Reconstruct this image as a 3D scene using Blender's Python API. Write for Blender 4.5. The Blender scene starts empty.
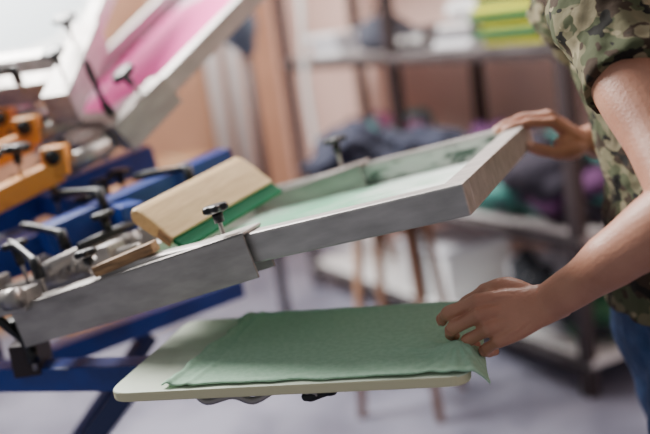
import bpy, bmesh, math, random
from mathutils import Vector, Matrix, noise
random.seed(4)
V=Vector
def lin(c):
    return tuple(((x/255)/12.92 if x/255<=.04045 else ((x/255+.055)/1.055)**2.4) for x in c)
# ------------------------------------------------------------ materials
def mat(name,c,rough=.5,metal=0,c2=None,scale=8,lo=.4,hi=.6,bump=0,bscale=60,spec=.5,alpha=1,trans=0,detail=4,sss=0,stretch=None,const=False,emit=None):
    m=bpy.data.materials.new(name);m.use_nodes=True
    nt=m.node_tree;b=nt.nodes['Principled BSDF']
    b.inputs['Base Color'].default_value=(*lin(c),1)
    b.inputs['Roughness'].default_value=rough;b.inputs['Metallic'].default_value=metal
    b.inputs['Specular IOR Level'].default_value=spec
    b.inputs['Alpha'].default_value=alpha
    if sss:
        b.inputs['Subsurface Weight'].default_value=sss
        b.inputs['Subsurface Scale'].default_value=.01
        b.inputs['Subsurface Radius'].default_value=(1,.35,.2)
    tc=nt.nodes.new('ShaderNodeTexCoord')
    src=tc.outputs['Object']
    if stretch:
        mp=nt.nodes.new('ShaderNodeMapping');mp.inputs['Scale'].default_value=stretch
        nt.links.new(src,mp.inputs['Vector']);src=mp.outputs['Vector']
    if c2:
        n=nt.nodes.new('ShaderNodeTexNoise');n.inputs['Scale'].default_value=scale;n.inputs['Detail'].default_value=detail
        nt.links.new(src,n.inputs['Vector'])
        r=nt.nodes.new('ShaderNodeValToRGB')
        r.color_ramp.elements[0].position=lo;r.color_ramp.elements[1].position=hi
        r.color_ramp.elements[0].color=(*lin(c),1);r.color_ramp.elements[1].color=(*lin(c2),1)
        if const:r.color_ramp.interpolation='CONSTANT'
        nt.links.new(n.outputs['Fac'],r.inputs['Fac']);nt.links.new(r.outputs['Color'],b.inputs['Base Color'])
    if bump:
        n=nt.nodes.new('ShaderNodeTexNoise');n.inputs['Scale'].default_value=bscale;n.inputs['Detail'].default_value=5
        nt.links.new(src,n.inputs['Vector'])
        bp=nt.nodes.new('ShaderNodeBump');bp.inputs['Strength'].default_value=bump;bp.inputs['Distance'].default_value=.01
        nt.links.new(n.outputs['Fac'],bp.inputs['Height']);nt.links.new(bp.outputs['Normal'],b.inputs['Normal'])
    return m
ALU=mat('aluminium',(176,170,166),.48,.6,c2=(142,137,134),scale=22,lo=.35,hi=.75,bump=.05,bscale=300,stretch=(.6,2,2))
ALUS=mat('aluminium_frame',(192,187,184),.45,.55,c2=(160,156,153),scale=22,lo=.35,hi=.75,bump=.05,bscale=300,stretch=(.6,2,2))
INKY=mat('ink_residue',(186,190,184),.6,.2,c2=(70,88,78),scale=34,lo=.50,hi=.62,stretch=(.8,.8,2.5))
STEEL=mat('steel',(160,154,150),.4,.75)
BLACK=mat('black_plastic',(16,17,20),.4)
BLUE=mat('blue_paint',(26,62,150),.4,c2=(22,44,108),scale=9,lo=.4,hi=.7)
DBLUE=mat('dark_blue_paint',(20,36,84),.4)
ORANGE=mat('orange_paint',(232,152,56),.45,c2=(170,104,48),scale=14,lo=.5,hi=.75)
WOOD=mat('wood',(216,182,126),.55,c2=(196,158,104),scale=20,lo=.3,hi=.7,stretch=(8,1,8))
WOOD2=mat('wood_worn',(170,130,90),.6,c2=(124,94,64),scale=25,stretch=(1,8,8))
GREENR=mat('green_rubber',(26,104,72),.8,spec=.2)
PLAT=mat('platen_laminate',(210,220,200),.5,c2=(190,200,180),scale=9)
PEDGE=mat('platen_edge',(216,210,172),.6)
SHIRT=mat('pale_green_cotton',(162,200,172),.92,c2=(174,208,182),scale=120,bump=.35,bscale=900,spec=.2)
SKIN=mat('skin',(190,136,112),.45,c2=(170,116,94),scale=18,lo=.35,hi=.75,bump=.14,bscale=240,sss=.1)
NAIL=mat('nail',(220,172,156),.3)
DENIM=mat('denim',(34,62,104),.85,c2=(48,78,122),scale=30,bump=.3,bscale=500)
HAIR=mat('hair',(50,36,26),.7,bump=.5,bscale=150)
DARKM=mat('dark_metal',(52,42,44),.5,.2)
SHELFM=mat('shelf_board',(176,168,168),.6)
WHITE=mat('white_paint',(228,228,228),.5)
def mesh_material(name,base,ink,centre,rad,alpha=.93,k=1.4,m0=1.6,m1=1.75,ns=9,streak=(1,1,1)):
    m=mat(name,base,.7,alpha=alpha);nt=m.node_tree;b=nt.nodes['Principled BSDF']
    tc=nt.nodes.new('ShaderNodeTexCoord')
    mp=nt.nodes.new('ShaderNodeMapping');mp.vector_type='POINT'
    mp.inputs['Scale'].default_value=(1/rad[0],1/rad[1],1);mp.inputs['Location'].default_value=(-centre[0]/rad[0],-centre[1]/rad[1],0)
    nt.links.new(tc.outputs['Object'],mp.inputs['Vector'])
    mp2=nt.nodes.new('ShaderNodeMapping');mp2.inputs['Scale'].default_value=streak
    nt.links.new(tc.outputs['Object'],mp2.inputs['Vector'])
    n=nt.nodes.new('ShaderNodeTexNoise');n.inputs['Scale'].default_value=ns;n.inputs['Detail'].default_value=5
    nt.links.new(mp2.outputs['Vector'],n.inputs['Vector'])
    ln=nt.nodes.new('ShaderNodeVectorMath');ln.operation='LENGTH'
    nt.links.new(mp.outputs['Vector'],ln.inputs[0])
    ad=nt.nodes.new('ShaderNodeMath');ad.operation='MULTIPLY_ADD';ad.inputs[1].default_value=k
    nt.links.new(n.outputs['Fac'],ad.inputs[0]);nt.links.new(ln.outputs['Value'],ad.inputs[2])
    r=nt.nodes.new('ShaderNodeValToRGB')
    r.color_ramp.elements[0].position=.0;r.color_ramp.elements[1].position=1
    mr=nt.nodes.new('ShaderNodeMapRange');mr.inputs['From Min'].default_value=m0;mr.inputs['From Max'].default_value=m1
    nt.links.new(ad.outputs[0],mr.inputs['Value']);nt.links.new(mr.outputs[0],r.inputs['Fac'])
    r.color_ramp.elements[0].color=(*lin(ink),1);r.color_ramp.elements[1].color=(*lin(base),1)
    nt.links.new(r.outputs['Color'],b.inputs['Base Color'])
    return m
MESHG=mesh_material('screen_mesh_green',(230,235,230),(96,168,130),(-.46,.24),(.26,.40),.88,k=3.4,m0=2.3,m1=2.9,ns=8,streak=(1,7,1))
MESHW=mesh_material('screen_mesh_white',(226,228,228),(190,200,206),(-.3,.28),(.20,.2),.9)
MESHP=mesh_material('screen_mesh_pink',(232,190,210),(240,60,160),(-.30,.33),(.26,.20),.97)
def camo():
    m=mat('camo_cotton',(128,122,98),.9,bump=.25,bscale=35,spec=.2);nt=m.node_tree;b=nt.nodes['Principled BSDF']
    tc=nt.nodes.new('ShaderNodeTexCoord');prev=None
    BASE=(112,106,82)
    for i,(col,sc,th) in enumerate([((76,80,58),15,.49),((64,52,42),19,.55),((36,34,31),24,.59),((138,128,102),18,.62)]):
        mp=nt.nodes.new('ShaderNodeMapping');mp.inputs['Location'].default_value=(i*3.7,i*1.3,i*5.1);mp.inputs['Scale'].default_value=(1,1,1.5)
        nt.links.new(tc.outputs['Object'],mp.inputs['Vector'])
        n=nt.nodes.new('ShaderNodeTexNoise');n.inputs['Scale'].default_value=sc;n.inputs['Detail'].default_value=2
        nt.links.new(mp.outputs['Vector'],n.inputs['Vector'])
        g=nt.nodes.new('ShaderNodeMapRange');g.inputs['From Min'].default_value=th-.006;g.inputs['From Max'].default_value=th+.006
        nt.links.new(n.outputs['Fac'],g.inputs['Value'])
        mx=nt.nodes.new('ShaderNodeMix');mx.data_type='RGBA'
        nt.links.new(g.outputs[0],mx.inputs['Factor'])
        if prev: nt.links.new(prev,mx.inputs['A'])
        else: mx.inputs['A'].default_value=(*lin(BASE),1)
        mx.inputs['B'].default_value=(*lin(col),1);prev=mx.outputs['Result']
    nt.links.new(prev,b.inputs['Base Color']);return m
CAMO=camo()
# ------------------------------------------------------------ mesh builder
class MB:
    def __init__(s,name,mats):
        s.name=name;s.mats=mats;s.bm=bmesh.new()
    def idx(s,m):
        if m not in s.mats:s.mats.append(m)
        return s.mats.index(m)
    def merge(s,b2,m,M=None,smooth=False):
        if M is not None: b2.transform(M)
        i=s.idx(m)
        for f in b2.faces:f.material_index=i;f.smooth=smooth
        t=bpy.data.meshes.new('t');b2.to_mesh(t);b2.free();s.bm.from_mesh(t);bpy.data.meshes.remove(t)
    def box(s,c,size,m,bev=.002,rot=None,seg=2):
        b=bmesh.new();bmesh.ops.create_cube(b,size=1)
        for v in b.verts:v.co=V((v.co.x*size[0],v.co.y*size[1],v.co.z*size[2]))
        if bev:bmesh.ops.bevel(b,geom=b.edges[:],offset=bev,segments=seg,profile=.5,affect='EDGES')
        M=Matrix.Translation(V(c))
        if rot is not None:M=M@rot.to_4x4()
        s.merge(b,m,M)
    def beam(s,p0,p1,w,h,m,bev=.003,up=V((0,0,1))):
        p0=V(p0);p1=V(p1);x=(p1-p0).normalized();y=up.cross(x).normalized();z=x.cross(y)
        R=Matrix((x,y,z)).transposed()
        s.box((p0+p1)/2,((p1-p0).length,w,h),m,bev,R)
    def tube(s,pts,rad,m,seg=20,hint=V((0,0,1)),caps=True,round_=False,sub=1):
        b=bmesh.new();tube(b,pts,rad,seg,hint,round_,sub);s.merge(b,m,None,True)
    def knob(s,p,m=None,r=.019,h=.013,stem=.03,ax=V((0,0,1))):
        """lobed star knob on a threaded stem, p = foot of the stem"""
        m=m or BLACK
        b=bmesh.new();n=60;rings=[(.0,.55),(0.1,.85),(.35,1),(.7,1),(.92,.9),(1,.7)]
        prev=None
        for k,(zz,rr) in enumerate(rings):
            ring=[]
            for i in range(n):
                t=2*math.pi*i/n;R=r*rr*(1+.13*math.cos(6*t)*(rr))
                ring.append(b.verts.new((R*math.cos(t),R*math.sin(t),stem+zz*h)))
            if prev:
                for i in range(n):b.faces.new((prev[i],prev[(i+1)%n],ring[(i+1)%n],ring[i]))
            else:b.faces.new(ring[::-1])
            prev=ring
        b.faces.new(prev)
        q=V((0,0,1)).rotation_difference(V(ax));M=Matrix.Translation(V(p))@q.to_matrix().to_4x4()
        s.merge(b,m,M,True)
        A=M@V((0,0,0));B=M@V((0,0,stem*.55));C=M@V((0,0,stem+.001))
        s.tube([A,C],[.0035,.0035],STEEL,10)
        s.tube([B,C],[.008,.009],m,16)
    def lever(s,p,d,m=None,L=.075,ax=V((0,0,1)),stem=.03):
        m=m or BLACK
        p=V(p);d=V(d).normalized();ax=V(ax)
        s.tube([p,p+ax*stem],[.0045,.0045],STEEL,10)
        s.tube([p+ax*stem*.5,p+ax*(stem+.012)],[.011,.009],m,16)
        s.tube([p+ax*(stem+.006),p+ax*(stem+.014)+d*L*.35,p+ax*(stem+.02)+d*L*.8,p+ax*(stem+.022)+d*L],[.008,.006,.0085,.007],m,14,round_=True,sub=4)
    def finish(s,M=None,parent=None):
        me=bpy.data.meshes.new(s.name);bmesh.ops.recalc_face_normals(s.bm,faces=s.bm.faces[:]);s.bm.to_mesh(me);s.bm.free()
        for m in s.mats:me.materials.append(m)
        o=bpy.data.objects.new(s.name,me);bpy.context.collection.objects.link(o)
        if parent:o.parent=parent
        if M is not None:o.matrix_world=M
        return o
def cat(pts,rad,sub):
    if sub<=1:return [V(p) for p in pts],rad
    P=[V(p) for p in pts];n=len(P);o=[];r=[]
    for i in range(n-1):
        p0=P[max(i-1,0)];p1=P[i];p2=P[i+1];p3=P[min(i+2,n-1)]
        for k in range(sub):
            t=k/sub
            o.append(.5*((2*p1)+(-p0+p2)*t+(2*p0-5*p1+4*p2-p3)*t*t+(-p0+3*p1-3*p2+p3)*t**3))
            u=t*t*(3-2*t)
            r.append(tuple(rad[i][j]*(1-u)+rad[i+1][j]*u for j in (0,1)))
    o.append(P[-1]);r.append(rad[-1]);return o,r
def tube(b,pts,rad,seg=20,hint=V((0,0,1)),round_=False,sub=1):
    rad=[(q,q) if not isinstance(q,(tuple,list)) else tuple(q) for q in rad]
    P,Rr=cat(pts,rad,sub)
    n=len(P)
    def frame(i):
        t=(P[min(i+1,n-1)]-P[max(i-1,0)]).normalized()
        h=V(hint)
        if abs(t.dot(h.normalized()))>.97:h=V((1,0,0)) if abs(t.x)<.9 else V((0,1,0))
        y=h.cross(t).normalized();x=t.cross(y);return t,y,x
    seq=[]
    for i in range(n):
        t,y,x=frame(i)
        if i==0 and round_:
            for a in (80,60,35,15):
                a=math.radians(a);seq.append((P[i]-t*math.sin(a)*min(Rr[i]),y,x,Rr[i][0]*math.cos(a),Rr[i][1]*math.cos(a)))
        seq.append((P[i],y,x,Rr[i][0],Rr[i][1]))
        if i==n-1 and round_:
            for a in (15,35,60,80):
                a=math.radians(a);seq.append((P[i]+t*math.sin(a)*min(Rr[i]),y,x,Rr[i][0]*math.cos(a),Rr[i][1]*math.cos(a)))
    prev=None
    for (p,y,x,a,c) in seq:
        ring=[b.verts.new(p+y*a*math.cos(2*math.pi*k/seg)+x*c*math.sin(2*math.pi*k/seg)) for k in range(seg)]
        if prev:
            for k in range(seg):b.faces.new((prev[k],prev[(k+1)%seg],ring[(k+1)%seg],ring[k]))
        else:b.faces.new(ring[::-1])
        prev=ring
    b.faces.new(prev)
def ell(b,c,r,rot=None,seg=24):
    res=bmesh.ops.create_uvsphere(b,u_segments=seg,v_segments=seg//2,radius=1)
    M=Matrix.Translation(V(c))
    if rot is not None:M=M@rot.to_4x4()
    for v in res['verts']:v.co=M@V((v.co.x*r[0],v.co.y*r[1],v.co.z*r[2]))
def empty(name,loc=(0,0,0)):
    e=bpy.data.objects.new(name,None);e.location=loc;e.empty_display_size=.1;bpy.context.collection.objects.link(e)
    bpy.context.view_layer.update();return e
def frameM(o,x,y,z):
    M=Matrix.Identity(4)
    for i,a in enumerate((x,y,z,o)):
        for r in range(3):M[r][i]=a[r]
    return M
# ------------------------------------------------------------ camera
pitch,roll=math.radians(12),math.radians(8)
R0=V((1,0,0));U0=V((0,math.sin(pitch),math.cos(pitch)));Fw=V((0,math.cos(pitch),-math.sin(pitch)))
Rr=R0*math.cos(roll)-U0*math.sin(roll);Uu=R0*math.sin(roll)+U0*math.cos(roll)
cam=bpy.data.cameras.new('camera');co=bpy.data.objects.new('camera',cam);bpy.context.collection.objects.link(co)
co.matrix_world=frameM(V((0,0,1.35)),Rr,Uu,-Fw)
cam.lens=50;cam.sensor_width=36;cam.dof.use_dof=True;cam.dof.focus_distance=1.28;cam.dof.aperture_fstop=1.5;cam.clip_start=.02
bpy.context.scene.camera=co
# ------------------------------------------------------------ room (axes turned relative to the camera)
rx=V((-.447,.894,0)).normalized();ry=V((-.894,-.447,0)).normalized();rz=V((0,0,1))
RM=frameM(V((.81,2.85,0)),rx,ry,rz)
def room_box(name,c,size,m):
    mb=MB(name,[m]);mb.box(c,size,m,0);return mb.finish(RM)
WPINK=mat('pink_plaster',(236,202,190),.85,c2=(226,190,178),scale=2)
WTAN=mat('tan_plaster',(200,154,126),.85,c2=(182,138,112),scale=1.5)
FLOORM=mat('concrete_floor',(128,128,144),.55,c2=(98,98,114),scale=3,bump=.1,bscale=30)
room_box('floor',(-.5,2.2,-.05),(8.2,6.6,.1),FLOORM)
room_box('wall_right',(-.5,-.6,1.5),(8.0,.1,3),WPINK)
room_box('wall_back',(3.35,2.2,1.5),(.1,5.5,3),WTAN)
room_box('baseboard_right',(-.5,-.54,.05),(7.6,.02,.1),WHITE)
room_box('baseboard_back',(3.29,2.2,.05),(.02,5.4,.1),WHITE)
mb=MB('heating_pipe',[WHITE])
for k in (0,.14):
    mb.tube([(3.2,-.2+k,0),(3.2,-.2+k,3)],[.045,.045],WHITE,20)
    for z in (.4,1.4,2.4):mb.box((3.255,-.2+k,z),(.09,.03,.03),DARKM,.003)
mb.finish(RM)
# ------------------------------------------------------------ shelving
mb=MB('shelving_rack',[DARKM])
for x in (0,1.0,2.0):
    for y in (0,-.42):
        mb.box((x,y,.9),(.045,.045,1.8),DARKM,.003)
SZ=1.18
for z in (.12,.55,SZ,1.75):
    mb.box((1.0,-.21,z),(2.06,.47,.025),SHELFM if z!=.12 else WHITE,.003)
    mb.box((1.0,.015,z-.01),(2.06,.02,.05),DARKM,.003);mb.box((1.0,-.435,z-.01),(2.06,.02,.05),DARKM,.003)
mb.finish(RM)
def fabric(c):return mat('fabric_%d_%d_%d'%c,c,.9,bump=.3,bscale=60)
def stack(name,x,y,z,cols,w=.3,d=.26,h=.035):
    mb=MB(name,[fabric(cols[0])])
    for i,c in enumerate(cols):
        m=[q for q in mb.mats if q.name.startswith('fabric_%d_%d_%d'%c)]
        m=m[0] if m else fabric(c)
        mb.box((random.uniform(-.02,.02),random.uniform(-.012,.012),h*(i+.5)),(w*random.uniform(.85,1.03),d*random.uniform(.9,1.03),h),m,h*.42,Matrix.Rotation(random.uniform(-.06,.06),3,'Z'),4)
    return mb.finish(RM@Matrix.Translation(V((x,y,z))))
ST=SZ+.0127
stack('folded_clothes',.30,-.15,ST,[(196,196,36),(40,90,50),(216,206,40),(50,96,44),(196,196,46),(36,64,44),(216,210,70)],w=.36,h=.028)
stack('folded_clothes',.68,-.2,ST,[(206,206,210),(90,88,94),(200,196,196)],w=.24,h=.03)
stack('folded_clothes',1.02,-.2,ST,[(50,48,52),(210,206,204),(80,78,86)],w=.26,h=.03)
mb=MB('fabric_bag',[fabric((70,72,84))])
b=bmesh.new();bmesh.ops.create_icosphere(b,subdivisions=4,radius=1)
for v in b.verts:
    k=1+.18*noise.noise(v.co*2.2);p=v.co*k;v.co=V((p.x*.12,p.y*.13,max(0,(p.z+.8)*.09)))
mb.merge(b,mb.mats[0],None,True)
mb.tube([(-.06,0,.13),(-.04,0,.20),(.04,0,.20),(.06,0,.13)],[.008]*4,DARKM,10,sub=5)
mb.finish(RM@Matrix.Translation(V((1.36,-.2,ST))))
stack('folded_clothes',1.75,-.2,ST,[(225,226,228),(170,170,182),(225,225,228)])
mb=MB('wool_skein',[fabric((228,226,226))])
for k in range(2):
    b=bmesh.new();ell(b,((k-.5)*.11,0,.045),(.065,.09,.045));mb.merge(b,mb.mats[0],None,True)
mb.finish(RM@Matrix.Translation(V((.68,-.2,ST+.093))))
def pile(name,M,z,size,c1,c2,c3=None,n=9):
    mb=MB(name,[]);ms=[fabric(c1),fabric(c2)]+([fabric(c3)] if c3 else [])
    for i in range(n):
        b=bmesh.new();bmesh.ops.create_icosphere(b,subdivisions=4,radius=1)
        sx,sy,sz=size[0]*random.uniform(.22,.38),size[1]*random.uniform(.3,.42),size[2]*random.uniform(.3,.5)
        ox,oy,oz=random.uniform(-.5,.5)*size[0]*.8,random.uniform(-.5,.5)*size[1]*.5,random.uniform(.3,.7)*size[2]
        sd=V((i*7.3,0,0))
        for v in b.verts:
            k=1+.45*noise.noise(v.co*1.6+sd)+.18*noise.noise(v.co*4+sd)
            p=v.co*k;v.co=V((p.x*sx+ox,p.y*sy+oy,max(0.0,p.z*sz+oz)))
        mb.merge(b,ms[i%len(ms)],None,True)
    return mb.finish(M@Matrix.Translation(V(z)))
pile('crumpled_shirts',RM,(.5,-.2,.565),(.75,.3,.26),(84,44,84),(44,38,50),(60,120,112),n=18)
pile('crumpled_shirts',RM,(1.5,-.2,.565),(.7,.3,.3),(38,42,62),(70,110,110),(120,60,90))
pile('crumpled_shirts',RM,(.3,-.2,.135),(.5,.3,.24),(56,104,74),(50,54,60),(180,180,186))
LIDM=mat('lid',(205,205,212),.5)
mb=MB('storage_box',[WHITE]);mb.box((0,0,.11),(.36,.34,.22),WHITE,.01);mb.box((0,0,.225),(.38,.36,.03),LIDM,.01);mb.finish(RM@Matrix.Translation(V((1.0,-.2,.1331))))
mb=MB('work_stool',[DARKM])
SL=mat('stool_leg',(150,112,86),.5)
for a in (0,90,180,270):
    t=math.radians(a+20);mb.tube([(.2*math.cos(t),.2*math.sin(t),0),(.12*math.cos(t),.12*math.sin(t),.72)],[.016,.016],SL,12)
for a in (0,90):
    t=math.radians(a+20);c,s_=math.cos(t)*.17,math.sin(t)*.17
    mb.tube([(c,s_,.25),(-c,-s_,.25)],[.01,.01],SL,10)
mb.box((0,0,.74),(.42,.42,.04),WOOD2,.015)
mb.finish(Matrix.Translation(V((.22,3.0,0))))
pile('dark_jacket',Matrix.Identity(4),(.22,3.0,.761),(.44,.36,.22),(22,26,46),(30,34,54),n=7)
mb=MB('lamp_stand',[DARKM])
mb.tube([(0,0,.02),(0,0,1.45)],[.022,.018],DARKM,14)
for a in (0,120,240):
    t=math.radians(a);mb.beam((0,0,.03),(.2*math.cos(t),.2*math.sin(t),.02),.03,.03,DARKM)
mb.tube([(0,0,1.30),(-.02,-.02,1.38),(-.05,-.05,1.52),(-.06,-.05,1.6)],[.04,.08,.095,.06],mat('grey_cover',(90,100,116),.6),18,round_=True,sub=4)
mb.tube([(-.05,-.05,1.6),(.12,-.05,1.72),(.24,-.05,1.55),(.22,-.03,1.1),(.24,0,.6)],[.014]*5,mat('cable',(222,218,214),.5),10,sub=6)
mb.finish(Matrix.Translation(V((-.22,3.7,0))))
CARD=mat('cardboard',(190,146,110),.8,c2=(172,130,94),scale=4)
TAPE=mat('tape',(200,180,145),.3)
def boxes(x,y,spec):
    mb=MB('cardboard_boxes',[CARD]);z=0
    for (a,b_,c) in spec:
        mb.box((0,0,z+c/2),(a,b_,c),CARD,.006);mb.box((0,0,z+c+.0005),(a*.98,.05,.001),TAPE,0)
        mb.box((-a/2-.0005,0,z+c/2),(.001,.05,c*.9),TAPE,0);z+=c+.002
    mb.finish(RM@Matrix.Translation(V((x,y,.001))))
boxes(2.8,.4,[(.5,.4,.4),(.44,.36,.3)])
boxes(2.85,1.7,[(.4,.5,.44),(.38,.42,.34),(.3,.36,.3)])
boxes(2.25,1.05,[(.45,.5,.42),(.4,.4,.25)])
# ------------------------------------------------------------ printing press
A=V((.187,1.178,1.119));L=V((.908,-.384,.167)).normalized();Wd=V((.389,.921,0));Wd=(Wd-L*Wd.dot(L)).normalized();N=L.cross(Wd)
HM=frameM(A,L,Wd,N)
FW,FH,RW,FL=.565,.046,.036,.62
def screen(name,M,fl,meshm,h=FH,inky=True):
    mb=MB(name,[ALUS]);
    mb.box((-fl/2,RW/2,-h/2),(fl,RW,h),ALUS,.003)
    mb.box((-fl/2,FW-RW/2,-h/2),(fl,RW,h),ALUS,.003)
    mb.box((-RW/2,FW/2,-h/2),(RW,FW-2*RW+.0001,h-.0006),ALUS,.002)
    mb.box((-fl+RW/2,FW/2,-h/2),(RW,FW-2*RW+.0001,h-.0006),ALUS,.002)
    if inky:
        mb.box((-fl/2,FW-RW-.0004,-h*.55),(fl-2*RW,.0008,h*.8),INKY,0)
        mb.box((-fl/2,FW-RW+.004,.0003),(fl-2*RW,.006,.0006),INKY,0)
        mb.box((-RW-.0004,FW/2,-h*.55),(.0008,FW-2*RW,h*.8),INKY,0)
    mb.box((-fl/2,FW/2,-h+.001),(fl-.004,FW-.004,.0015),meshm,0)
    return mb.finish(M)
screen('screen_frame',HM,FL,MESHG)
def channel(mb,x0,x1,y0,y1,zt,zb,m=ALU,drop=0):
    """folded U-section clamp: side walls, top web and end plate, z falls by drop at x0 end"""
    for (ya,yb,za,zb2) in ((y0,y0+.005,zt,zb),(y1-.005,y1,zt,zb)):
        mb.beam((x0,(ya+yb)/2,(za+zb2)/2-drop),(x1,(ya+yb)/2,(za+zb2)/2),yb-ya,za-zb2,m,.0015)
    mb.beam((x0,(y0+y1)/2,zt-.0025-drop),(x1,(y0+y1)/2,zt-.0025),y1-y0,.005,m,.0015)
    mb.box((x0+.004,(y0+y1)/2,(zt+zb)/2-drop),(.006,y1-y0-.002,zt-zb-.002),m,.001)
mb=MB('screen_clamp_arm',[ALU])
channel(mb,-.81,-.335,-.012,.05,.006,-.066,drop=.035)
channel(mb,-.81,-.335,FW-.05,FW+.012,.006,-.056,drop=.035)
mb.box((-.70,FW/2,-.05),(.05,FW-.1,.05),ALU,.003)
mb.box((-.80,FW/2,-.06),(.03,FW-.1,.04),ALU,.003)
mb.tube([(-.75,.04,.015),(-.75,FW-.02,.015)],[.013,.013],STEEL,18)
mb.beam((-.66,FW/2-.0,-.03),(-1.02,FW/2-.02,-.06),.06,.05,ALU)
for y in (.1,.24,.46):
    mb.tube([(-.60,y,.002),(-.95,y,-.02)],[.012,.012],STEEL,18)
    for k in range(7):mb.tube([(-.70-.018*k,y,0),(-.707-.018*k,y,0)],[.018,.018],STEEL,18)
    mb.box((-.66,y,.0),(.03,.05,.05),ALU,.003);mb.box((-.93,y,-.01),(.03,.05,.05),ALU,.003)
mb.knob((-.385,.018,.006),r=.020,stem=.034);mb.knob((-.385,FW-.02,.006),r=.025,stem=.05)
mb.knob((-.64,.012,-.008),r=.018,stem=.03);mb.knob((-.60,FW-.02,-.01),r=.02,stem=.04)
mb.lever((-.755,.02,-.02),(-1,.6,.25),L=.095,stem=.05);mb.lever((-.80,.16,.0),(-1,.2,.15),L=.10,stem=.05)
mb.lever((-.66,.42,.0),(-1,-.1,-.05),L=.12,stem=.09);mb.lever((-.78,.28,.0),(-1,.1,.0),L=.11,stem=.10)
mb.knob((-.86,.34,-.01),r=.026,stem=.10)
mb.knob((-.72,.19,.0),r=.021,stem=.06);mb.knob((-.9,.46,-.01),r=.026,stem=.12);mb.knob((-.83,.07,-.01),r=.022,stem=.07)
mb.box((-.8,.0,-.02),(.07,.05,.035),ALU,.003)
mb.tube([(-.76,-.035,-.01),(-.79,-.035,-.01)],[.018,.018],STEEL,20)
mb.tube([(-.72,.1,.03),(-.72,.46,.03)],[.008,.008],BLACK,12)
mb.finish(HM)
# squeegee leaning in the screen: wide board, rubber blade downwards
mb=MB('squeegee',[WOOD])
prof=[(-.048,.0),(-.046,.007),(-.040,.012),(-.03,.014),(.0,.013),(.03,.010),(.042,.009),(.042,-.009),(.03,-.010),(.0,-.013),(-.03,-.014),(-.040,-.012),(-.046,-.007)]
b=bmesh.new();rs=[];npf=len(prof);LN=.29
for yy in (0,.004,LN-.004,LN):
    k=.94 if yy in (0,LN) else 1
    rs.append([b.verts.new((p[0]*k,yy,p[1]*k)) for p in prof])
for a,c in zip(rs,rs[1:]):
    for i in range(npf):b.faces.new((a[i],a[(i+1)%npf],c[(i+1)%npf],c[i]))
b.faces.new(rs[0][::-1]);b.faces.new(rs[-1]);mb.merge(b,WOOD)
mb.box((.052,LN/2+.004,.0),(.032,LN-.004,.008),GREENR,.001)
mb.box((.030,-.0005,.0),(.03,.003,.019),WOOD2,.001)
sy=V((.20,.95,.07)).normalized();sx=V((.72,-.1,-.70));sx=(sx-sy*sx.dot(sy)).normalized()
mb.finish(HM@frameM(V((-.54,.065,.036)),sx,sy,sx.cross(sy)))
mb=MB('wooden_wedge',[WOOD2]);mb.beam((0,0,0),(.11,.0,.006),.03,.018,WOOD2,.002);mb.finish(HM@Matrix.Translation(V((-.62,.0,-.002)))@Matrix.Rotation(.2,4,'Z')@Matrix.Rotation(-.07,4,'Y'))
# second screen head, lifted
t2=math.radians(33);a2=math.radians(36)
L2=V((math.cos(a2)*math.cos(t2),math.sin(a2)*math.cos(t2),math.sin(t2)));W2=V((-math.sin(a2),math.cos(a2),0));N2=L2.cross(W2)
P0=V((-.395,1.96,1.215))
H2=frameM(P0+L2*.62,L2,W2,N2)
screen('screen_frame',H2,.64,MESHP,inky=False)
mb=MB('screen_clamp_arm',[ALU])
channel(mb,-.66,-.50,-.012,.05,.006,-.066);channel(mb,-.66,-.50,FW-.05,FW+.012,.006,-.066)
mb.box((-.68,FW/2,-.03),(.05,FW-.1,.05),ALU,.003)
mb.beam((-.7,FW/2,-.03),(-.95,FW/2,-.1),.06,.05,ALU)
mb.lever((-.63,.03,.0),(.5,.3,.9),L=.09,stem=.03);mb.knob((-.55,.03,.006),r=.027,stem=.045,h=.018)
mb.knob((-.6,FW-.02,.006),r=.022,stem=.035);mb.knob((-.70,.25,.0),r=.024,stem=.05);mb.knob((-.70,.42,.0),r=.024,stem=.05)
mb.lever((-.72,.14,.0),(-.5,.6,.2),L=.09,stem=.05)
mb.finish(H2)
# third head further round the carousel, also lifted
a3=math.radians(82);t3=math.radians(30)
L3=V((math.cos(a3)*math.cos(t3),math.sin(a3)*math.cos(t3),math.sin(t3)));W3=V((-math.sin(a3),math.cos(a3),0))
hub=V((-.83,1.66,.9))
H3=frameM(hub+V((0,0,.2))+L3*1.15+W3*(-FW/2),L3,W3,L3.cross(W3))
screen('screen_frame',H3,.62,MESHW,inky=False)
mb=MB('screen_clamp_arm',[ALU])
channel(mb,-.8,-.5,-.012,.05,.006,-.066);channel(mb,-.8,-.5,FW-.05,FW+.012,.006,-.066)
mb.box((-.70,FW/2,-.03),(.05,FW-.1,.05),ALU,.003);mb.beam((-.7,FW/2,-.03),(-1.05,FW/2,-.03),.06,.05,ALU)
mb.knob((-.58,.03,.006),r=.026,stem=.05);mb.knob((-.66,.2,.006),r=.026,stem=.05);mb.knob((-.72,.02,.006),r=.024,stem=.05)
mb.lever((-.76,.1,.0),(-.5,.6,.2),L=.09,stem=.05)
mb.finish(H3)
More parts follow.
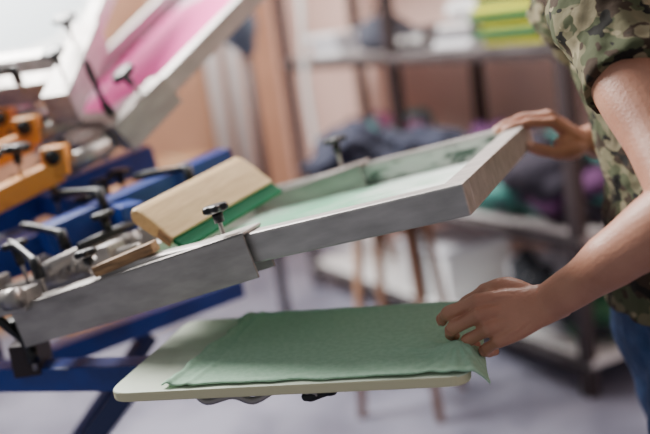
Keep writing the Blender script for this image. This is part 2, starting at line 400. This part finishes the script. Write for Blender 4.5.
# registration unit, orange
mb=MB('registration_clamp',[ORANGE])
d2=V((math.cos(a2),math.sin(a2),.25)).normalized();w2=V((-math.sin(a2),math.cos(a2),0))
for off,zz in ((-.08,.16),(.05,.22),(.2,.24),(.34,.26)):
    p=hub+V((.02,.08,zz))+w2*off
    mb.beam(p,p+d2*.3,.035,.045,ORANGE)
    mb.tube([p+d2*.31,p+d2*.42],[.02,.02],STEEL,18)
    mb.box(p+d2*.3+V((0,0,.02)),(.05,.05,.06),ORANGE,.004)
    mb.tube([p+d2*.3+V((.0,-.026,.03)),p+d2*.3+V((.0,-.03,.03))],[.016,.016],BLACK,16,hint=V((0,0,1)))
    mb.lever(p+d2*.12+V((0,0,.02)),(.6,-.4,.1),L=.10,stem=.05);mb.knob(p+d2*.22+V((0,0,.02)),r=.028,stem=.05,h=.018);mb.knob(p+d2*.03+V((0,0,.02)),r=.028,stem=.05,h=.018)
mb.finish()
# press base: column, hub, carousel arms, legs
mb=MB('printing_press_base',[BLUE])
hc=V((-.83,1.66,0))
mb.tube([hc+V((0,0,.08)),hc+V((0,0,1.0))],[.07,.07],BLUE,28)
mb.tube([hc+V((0,0,.76)),hc+V((0,0,.83))],[.17,.17],BLUE,32);mb.tube([hc+V((0,0,.93)),hc+V((0,0,.99))],[.15,.15],BLUE,32)
for a in (-23,37,97,157,217,277):
    t=math.radians(a);d=V((math.cos(t),math.sin(t),0))
    z0=.80 if a!=37 else .74
    if a!=277:mb.beam(hc+d*.1+V((0,0,z0)),hc+d*(.615 if a==-23 else .75)+V((0,0,z0+.02)),.05,.045,BLUE)
    if a in (-23,37,97,157):
        mb.beam(hc+d*.1+V((0,0,.96)),hc+d*(.2 if a==-23 else .66)+V((0,0,1.02)),.07,.07,BLUE)
        if a==37:
            for q in (-.16,.2):
                e=V((-math.sin(t),math.cos(t),0))*q
                mb.beam(hc+d*.25+e+V((0,0,1.02)),hc+d*.68+e+V((0,0,1.09)),.05,.06,BLUE)
            mb.beam(hc+d*.40+V((-math.sin(t)*.25,math.cos(t)*.25,1.04)),hc+d*.40-V((-math.sin(t)*.25,math.cos(t)*.25,-1.04)),.05,.05,BLUE)
            mb.knob(hc+d*.5+V((0,0,1.04)),r=.024,stem=.05);mb.lever(hc+d*.35+V((0,0,1.04)),(-1,.4,.1),L=.1,stem=.05)
    mb.beam(hc+d*.05+V((0,0,.1)),hc+d*.75+V((0,0,.04)),.07,.06,BLUE)
    if a!=277:mb.beam(hc+d*.06+V((0,0,.35)),hc+d*.5+V((0,0,.79 if a!=37 else .72)),.035,.035,DBLUE)
d=V((math.cos(math.radians(-23)),math.sin(math.radians(-23)),0))
pk=hc+d*.30+V((0,0,.835))
mb.box(pk+V((0,0,.015)),(.05,.08,.06),DARKM,.004);mb.knob(pk+V((.0,-.03,.04)),r=.024,stem=.04);mb.lever(pk+V((.02,-.05,.0)),(-.6,-.2,.8),L=.07)
mb.finish()
# ------------------------------------------------------------ platen
def rounded(poly,r,n=8):
    out=[]
    for i,p in enumerate(poly):
        p=V(p);a=(V(poly[i-1])-p).normalized();c=(V(poly[(i+1)%len(poly)])-p).normalized()
        p0=p+a*r;p1=p+c*r
        for k in range(n+1):
            t=k/n;out.append((1-t)**2*p0+2*t*(1-t)*p+t*t*p1)
    return out
PT=.871
poly=[V((-.352,1.240,0)),V((.163,1.120,0)),V((.207,1.425,0)),V((-.265,1.54,0))]
mb=MB('platen',[PLAT])
o=rounded(poly,.035)
b=bmesh.new();n=len(o);cen=sum(o,V())/n
rings=[]
for (sh,z) in ((.997,PT-.014),(1,PT-.012),(1,PT-.0015),(.996,PT)):
    rings.append([b.verts.new(cen+(p-cen)*sh+V((0,0,z))) for p in o])
for a,c in zip(rings,rings[1:]):
    for i in range(n):b.faces.new((a[i],a[(i+1)%n],c[(i+1)%n],c[i]))
b.faces.new(rings[0][::-1]);b.faces.new(rings[-1])
mb.merge(b,PLAT)
mb.idx(PEDGE);mb.bm.normal_update()
for f in mb.bm.faces:
    if abs(f.normal.z)<.5 :f.material_index=1
mb.finish()
mb=MB('platen_bracket',[STEEL])
dA=(V((.16,1.27,0))-V((-.29,1.385,0))).normalized();c0=V((-.26,1.385,PT-.03))
mb.beam(c0-dA*.0-V((0,0,.006)),c0+dA*.3-V((0,0,.006)),.05,.036,DBLUE,.003)
mb.box(c0+dA*.09+V((0,-.06,-.002)),(.1,.03,.02),STEEL,.003)
mb.tube([c0+dA*.03+V((0,-.10,-.0)),c0+dA*.05+V((0,-.11,-.012)),c0+dA*.09+V((0,-.105,-.006)),c0+dA*.12+V((0,-.10,-.018)),c0+dA*.15+V((0,-.10,-.006))],[.005,.006,.006,.006,.005],STEEL,12,sub=5,round_=True)
mb.box(c0+dA*.21+V((0,-.085,-.005)),(.02,.03,.03),STEEL,.003)
mb.lever(c0+dA*.24+V((0,-.08,.004)),(-.9,-.2,.35),L=.04,ax=V((0,0,-1)),stem=.012)
mb.finish()
# ------------------------------------------------------------ t-shirt on the platen
nl,nr,fr,fl=V((-.268,1.232,0)),V((.166,1.127,0)),V((.212,1.420,0)),V((-.155,1.518,0))
b=bmesh.new();NS,NT=200,120;g=[]
pin=V((.158,1.195,0))
for j in range(NT+1):
    row=[]
    for i in range(NS+1):
        s=i/NS*1.06;t=j/NT
        base=(nl*(1-min(s,1))+nr*min(s,1))*(1-t)+(fl*(1-min(s,1))+fr*min(s,1))*t
        over=max(0,s-1)
        edge=V((.97,-.2,0))
        p=base+edge*(over*.20+ .010*(1-math.exp(-over*30)))
        z=PT+.0026-over*.32*(1-.5*t)*(1+.25*math.sin(t*9))
        wr=.0012*(noise.noise(V((p.x*5,p.y*14,0)))+.5)
        ph=p.y*120+p.x*24+4*noise.noise(V((p.x*6,p.y*6,2)))
        wr+=.0007*max(0,math.sin(ph))**2*(.25+.75*max(0,s-.2))*(1+noise.noise(V((p.x*8,p.y*8,9))))
        wr+=.004*math.exp(-((s-.02)/.014)**2)*(1+.4*math.sin(t*30))+.003*math.exp(-((t-.975)/.016)**2)+.0022*math.exp(-((t-.02)/.016)**2)
        wr+=.002*math.exp(-((s-.09-.02*math.sin(t*5))/.012)**2)
        wr+=.0007*noise.noise(V((p.x*30,p.y*55,4)))
        dd=(V((p.x,p.y,0))-pin).length
        lift=.016*math.exp(-(dd/.028)**2)
        z+=max(0,wr)+lift*(1 if over==0 else math.exp(-over*25))
        ang=math.atan2(p.y-pin.y,p.x-pin.x)
        z+=.0014*math.exp(-(dd/.09)**2)*(1+math.sin(ang*13))
        off=.004*noise.noise(V((s*6,t*5,7)))
        row.append(b.verts.new((p.x+off+(.012*(noise.noise(V((t*7,1,3)))) if s<.06 else 0)*(1-s/.06),p.y+off*(1 if t<.5 else -1)+.004*noise.noise(V((s*12,3,1)))*(1 if t<.1 or t>.9 else 0),z)))
    g.append(row)
for j in range(NT):
    for i in range(NS):b.faces.new((g[j][i],g[j][i+1],g[j+1][i+1],g[j+1][i]))
mb=MB('green_tshirt',[SHIRT]);mb.merge(b,SHIRT,None,True);ts=mb.finish()
so=ts.modifiers.new('sol','SOLIDIFY');so.thickness=.002;so.offset=0
# ------------------------------------------------------------ person
person=empty('man_in_camo_tshirt',(.56,1.5,0))
bs=bmesh.new();nails=[]
def hand(b,O,f,n,side,curls,thumb,spread=.05,K=1.0):
    f=V(f).normalized();n=V(n);n=(n-f*n.dot(f)).normalized();t=(f.cross(n) if side=='L' else n.cross(f)).normalized()
    P=lambda a,bb,c:O+(f*a+t*bb+n*c)*K
    mcp=[(.090,.029,.004),(.094,.008,.007),(.088,-.013,.005),(.079,-.032,0)]
    segs=[(.044,.026,.021),(.048,.030,.022),(.044,.028,.021),(.034,.021,.019)]
    rr=[(.0105,.0098,.0088,.0075),(.0105,.0099,.0088,.0076),(.0100,.0095,.0084,.0072),(.0090,.0086,.0075,.0066)]
    tube(b,[P(-.02,0,0),P(.02,0,0),P(.055,0,.001),P(.080,-.001,.000)],[(.026,.019),(.031,.018),(.038,.0150),(.036,.010)],28,n,True,4)
    for k in range(4):
        m=mcp[k];c=curls[k]
        tube(b,[P(.01,m[1]*.5,0),P(m[0]*.6,m[1]*.85,m[2]*.5),P(*m)],[.013,.0115,rr[k][0]*1.12],16,n,True,3)
        sp=(1.5-k)*spread;p=P(*m);pts=[p];a=0
        for i in range(3):
            a+=math.radians(c[i]);sf=math.cos(a)
            d=(f*math.cos(a)-n*math.sin(a)+t*sp*max(0,sf)).normalized()
            p=p+d*segs[k][i]*K;pts.append(p)
        rad=list(rr[k])
        PP=[];RR=[]
        for i in range(3):
            PP+= [pts[i],(pts[i]+pts[i+1])/2];RR+=[rad[i]*1.06,(rad[i]+rad[i+1])/2*.91]
        PP.append(pts[3]-(pts[3]-pts[2]).normalized()*rad[3]);RR.append(rad[3])
        tube(b,PP,RR,16,n,True,3)
        dn=(pts[3]-pts[2]).normalized();bn=(f*math.sin(a)+n*math.cos(a)).normalized()
        nails.append((pts[3]-dn*.009+bn*(rad[3]*.80),dn,bn,rad[3]))
    # extensor tendons on the back of the hand
    for k in range(4):
        m=mcp[k];tube(b,[P(.03,m[1]*.55,.0115),P(m[0]*.7,m[1]*.85,.0120),P(m[0],m[1],m[2]+.0055)],[.0028,.0034,.0045],10,n,True,3)
    tp=[P(*q) for q in thumb]
    tube(b,[P(.012,.014,-.006)]+tp[:2],[.016,.0185,.0135],18,n,True,3)
    tube(b,[tp[1],(tp[1]+tp[2])/2,tp[2],(tp[2]+tp[3])/2,tp[3]],[.0130,.0112,.0118,.0112,.0088],18,n,True,3)
    tube(b,[P(.045,.02,-.006),(tp[1]+P(.06,.025,-.002))/2],[.016,.012],14,n,True)
    dn=(tp[3]-tp[2]).normalized();bn=(t*.6+n*.8);bn=(bn-dn*bn.dot(dn)).normalized()
    nails.append((tp[3]+bn*.0075,dn,bn,.0088))
    return t
# near (left) arm
sh=V((.440,1.335,1.325));el=V((.440,1.062,1.078));wr=V((.298,1.190,.934))
fdir=V((-1,-.03,-.14)).normalized()
hand(bs,wr+fdir*.012,fdir,(-.12,-.82,.56),'L',[(26,42,24),(38,50,28),(48,54,32),(56,54,34)],
     [(.040,.038,-.014),(.070,.046,-.024),(.098,.040,-.032),(.120,.030,-.038)],.02)
tube(bs,[V((.52,1.46,1.33)),sh,(sh*.6+el*.4)+V((-.01,0,-.0)),(sh*.25+el*.75),el],[.050,.056,.051,.045,.042],30,V((0,0,1)),True,6)
tube(bs,[el+V((.004,-.004,.008)),el*.78+wr*.22+V((.004,0,.0)),el*.5+wr*.5,el*.2+wr*.8,wr+fdir*.01],[.042,.045,.038,(.030,.026),(.027,.021)],30,V((-.12,-.82,.56)),True,6)
ell(bs,wr+V((.022,-.018,.0)),(.012,.010,.010))
# far (right) arm
sh2=V((.50,1.68,1.325));el2=V((.69,1.86,1.07));wr2=V((.515,1.700,1.060))
f2=V((-.8,-.14,.6)).normalized()
hand(bs,wr2,f2,(.6,-.15,.8),'R',[(30,12,12),(34,18,14),(36,22,16),(38,26,18)],
     [(.034,.036,-.020),(.064,.056,-.034),(.092,.062,-.042),(.116,.060,-.048)],.03,1.08)
tube(bs,[V((.54,1.56,1.33)),sh2,(sh2*.6+el2*.4),(sh2*.25+el2*.75),el2],[.050,.056,.051,.045,.042],30,V((0,0,1)),True,6)
tube(bs,[el2,el2*.78+wr2*.22,el2*.5+wr2*.5,el2*.2+wr2*.8,wr2+f2*.01],[.042,.045,.038,(.033,.030),(.030,.025)],30,V((.45,-.1,.9)),True,6)
# neck, upper chest and head
tube(bs,[V((.57,1.5,1.22)),V((.525,1.5,1.35)),V((.475,1.5,1.43)),V((.43,1.5,1.50))],[(.10,.06),(.09,.055),(.06,.06),(.055,.058)],30,V((1,0,0)),True,5)
hd=V((.395,1.5,1.585))
ell(bs,hd+V((.012,0,.02)),(.092,.074,.10));ell(bs,hd+V((-.03,0,-.05)),(.06,.055,.065));ell(bs,hd+V((-.055,0,-.092)),(.03,.03,.022))
tube(bs,[hd+V((-.082,0,.01)),hd+V((-.098,0,-.015)),hd+V((-.108,0,-.034))],[.008,.011,.014],14,V((0,1,0)),True,3)
tube(bs,[hd+V((-.082,-.022,-.066)),hd+V((-.091,0,-.064)),hd+V((-.082,.022,-.066))],[.006,.008,.006],12,V((0,0,1)),True,3)
for s in(-1,1):
    ell(bs,hd+V((.01,s*.076,-.01)),(.018,.008,.03));ell(bs,hd+V((-.072,s*.033,.022)),(.018,.024,.008))
mb=MB('skin_body',[SKIN]);mb.merge(bs,SKIN,None,True);sk=mb.finish(parent=person)
sk.matrix_world=Matrix.Identity(4)
m_=sk.modifiers.new('r','REMESH');m_.mode='VOXEL';m_.voxel_size=.0019;m_.use_smooth_shade=True
m_=sk.modifiers.new('s','SMOOTH');m_.iterations=3;m_.factor=.5
mb=MB('fingernails',[NAIL])
for p,d,bn,r in nails:
    b=bmesh.new();x=d;z=bn;y=z.cross(x).normalized()
    ell(b,(0,0,0),(.0075,r*.78,.0022));mb.merge(b,NAIL,frameM(p,x,y,z),True)
o=mb.finish(parent=person);o.matrix_world=Matrix.Identity(4)
mb=MB('eyes',[WHITE]);
for s in(-1,1):
    b=bmesh.new();ell(b,hd+V((-.074,s*.032,.004)),(.012,.014,.010));mb.merge(b,WHITE,None,True)
    b=bmesh.new();ell(b,hd+V((-.084,s*.032,.004)),(.004,.006,.006));mb.merge(b,BLACK,None,True)
o=mb.finish(parent=person);o.matrix_world=Matrix.Identity(4)
b=bmesh.new();ell(b,hd+V((.025,0,.035)),(.098,.081,.10),seg=48)
for v in b.verts:
    if v.co.x<hd.x-.055 and v.co.z<hd.z+.07:v.co.x=hd.x-.055
    v.co+= (v.co-hd).normalized()*.006*noise.noise(v.co*60)
mb=MB('hair',[HAIR]);mb.merge(b,HAIR,None,True);o=mb.finish(parent=person);o.matrix_world=Matrix.Identity(4)
# camo t-shirt
b=bmesh.new()
tube(b,[V((.60,1.5,.80)),V((.60,1.5,.86)),V((.605,1.5,.98)),V((.595,1.5,1.12)),V((.565,1.5,1.25)),V((.52,1.5,1.34)),V((.49,1.5,1.395))],
     [(.178,.126),(.178,.124),(.17,.115),(.178,.120),(.19,.115),(.17,.09),(.08,.068)],48,V((-1,0,0)),False,6)
def sleeve(s,e,w):
    d=(e-s)
    tube(b,[s+V((.08,w*.1,.02)),s,s+d*.22,s+d*.44],[.07,.076,.073,.068],36,V((0,0,1)),False,5)
    tube(b,[s+d*.41,s+d*.44],[.0705,.0705],36,V((0,0,1)),False)
sleeve(sh,el,1);sleeve(sh2,el2,-1)
mb=MB('camo_tshirt',[CAMO]);mb.merge(b,CAMO,None,True);o=mb.finish(parent=person);o.matrix_world=Matrix.Identity(4)
m_=o.modifiers.new('r','REMESH');m_.mode='VOXEL';m_.voxel_size=.004;m_.use_smooth_shade=True
m_=o.modifiers.new('s','SMOOTH');m_.iterations=2
tx=bpy.data.textures.new('folds','CLOUDS');tx.noise_scale=.07
m_=o.modifiers.new('d','DISPLACE');m_.texture=tx;m_.strength=.024;m_.mid_level=.5;m_.texture_coords='GLOBAL'
# jeans and boots
b=bmesh.new()
tube(b,[V((.60,1.5,.74)),V((.60,1.5,.84)),V((.60,1.5,.93))],[(.165,.115),(.165,.115),(.155,.105)],40,V((-1,0,0)),True,4)
for s,dx in((-1,-.03),(1,.06)):
    tube(b,[V((.60,1.5+s*.085,.83)),V((.595+dx*.5,1.5+s*.10,.62)),V((.585+dx,1.5+s*.115,.46)),V((.60+dx,1.5+s*.12,.28)),V((.61+dx,1.5+s*.12,.06))],[.093,.085,.066,.062,.058],32,V((-1,0,0)),False,6)
mb=MB('jeans',[DENIM]);mb.merge(b,DENIM,None,True);o=mb.finish(parent=person);o.matrix_world=Matrix.Identity(4)
m_=o.modifiers.new('r','REMESH');m_.mode='VOXEL';m_.voxel_size=.006;m_.use_smooth_shade=True
m_=o.modifiers.new('s','SMOOTH');m_.iterations=3
m_=o.modifiers.new('d','DISPLACE');m_.texture=tx;m_.strength=.012;m_.texture_coords='GLOBAL'
BOOT=mat('boot_leather',(60,46,36),.5)
mb=MB('boots',[BOOT])
for s,dx in((-1,-.03),(1,.06)):
    y=1.5+s*.12;x=.61+dx
    mb.tube([(x+.01,y,.13),(x+.01,y,.07),(x-.03,y,.05),(x-.10,y,.042),(x-.17,y,.036)],[.045,.046,.044,.042,.032],BOOT,24,round_=True,sub=4,hint=V((0,1,0)))
    mb.box((x-.07,y,.01),(.28,.095,.02),BLACK,.008)
o=mb.finish(parent=person);o.matrix_world=Matrix.Identity(4)
# ------------------------------------------------------------ light
w=bpy.data.worlds.new('world');bpy.context.scene.world=w;w.use_nodes=True
bg=w.node_tree.nodes['Background'];bg.inputs['Color'].default_value=(.96,.97,1,1);bg.inputs['Strength'].default_value=.34
def area(name,loc,target,size,energy,col=(1,1,1)):
    l=bpy.data.lights.new(name,'AREA');l.shape='RECTANGLE';l.size=size[0];l.size_y=size[1];l.energy=energy;l.color=col
    o=bpy.data.objects.new(name,l);bpy.context.collection.objects.link(o);o.location=loc
    o.rotation_euler=(V(target)-V(loc)).to_track_quat('-Z','Y').to_euler();return o
area('window_light',(-1.5,3.0,2.9),(.1,1.3,.9),(1.4,1.1),310,(1,.98,.95))
area('background_fill',(1.0,3.4,2.9),(.6,4.0,1.0),(1.6,1.0),125,(1,.97,.94))  # added fill lamp, no fixture there: brightens the shelving and right wall
area('background_fill',(-.9,4.2,2.9),(-.6,5.2,1.2),(1.6,.8),50,(1,.97,.94))  # second added fill without a fixture, lightens the back wall
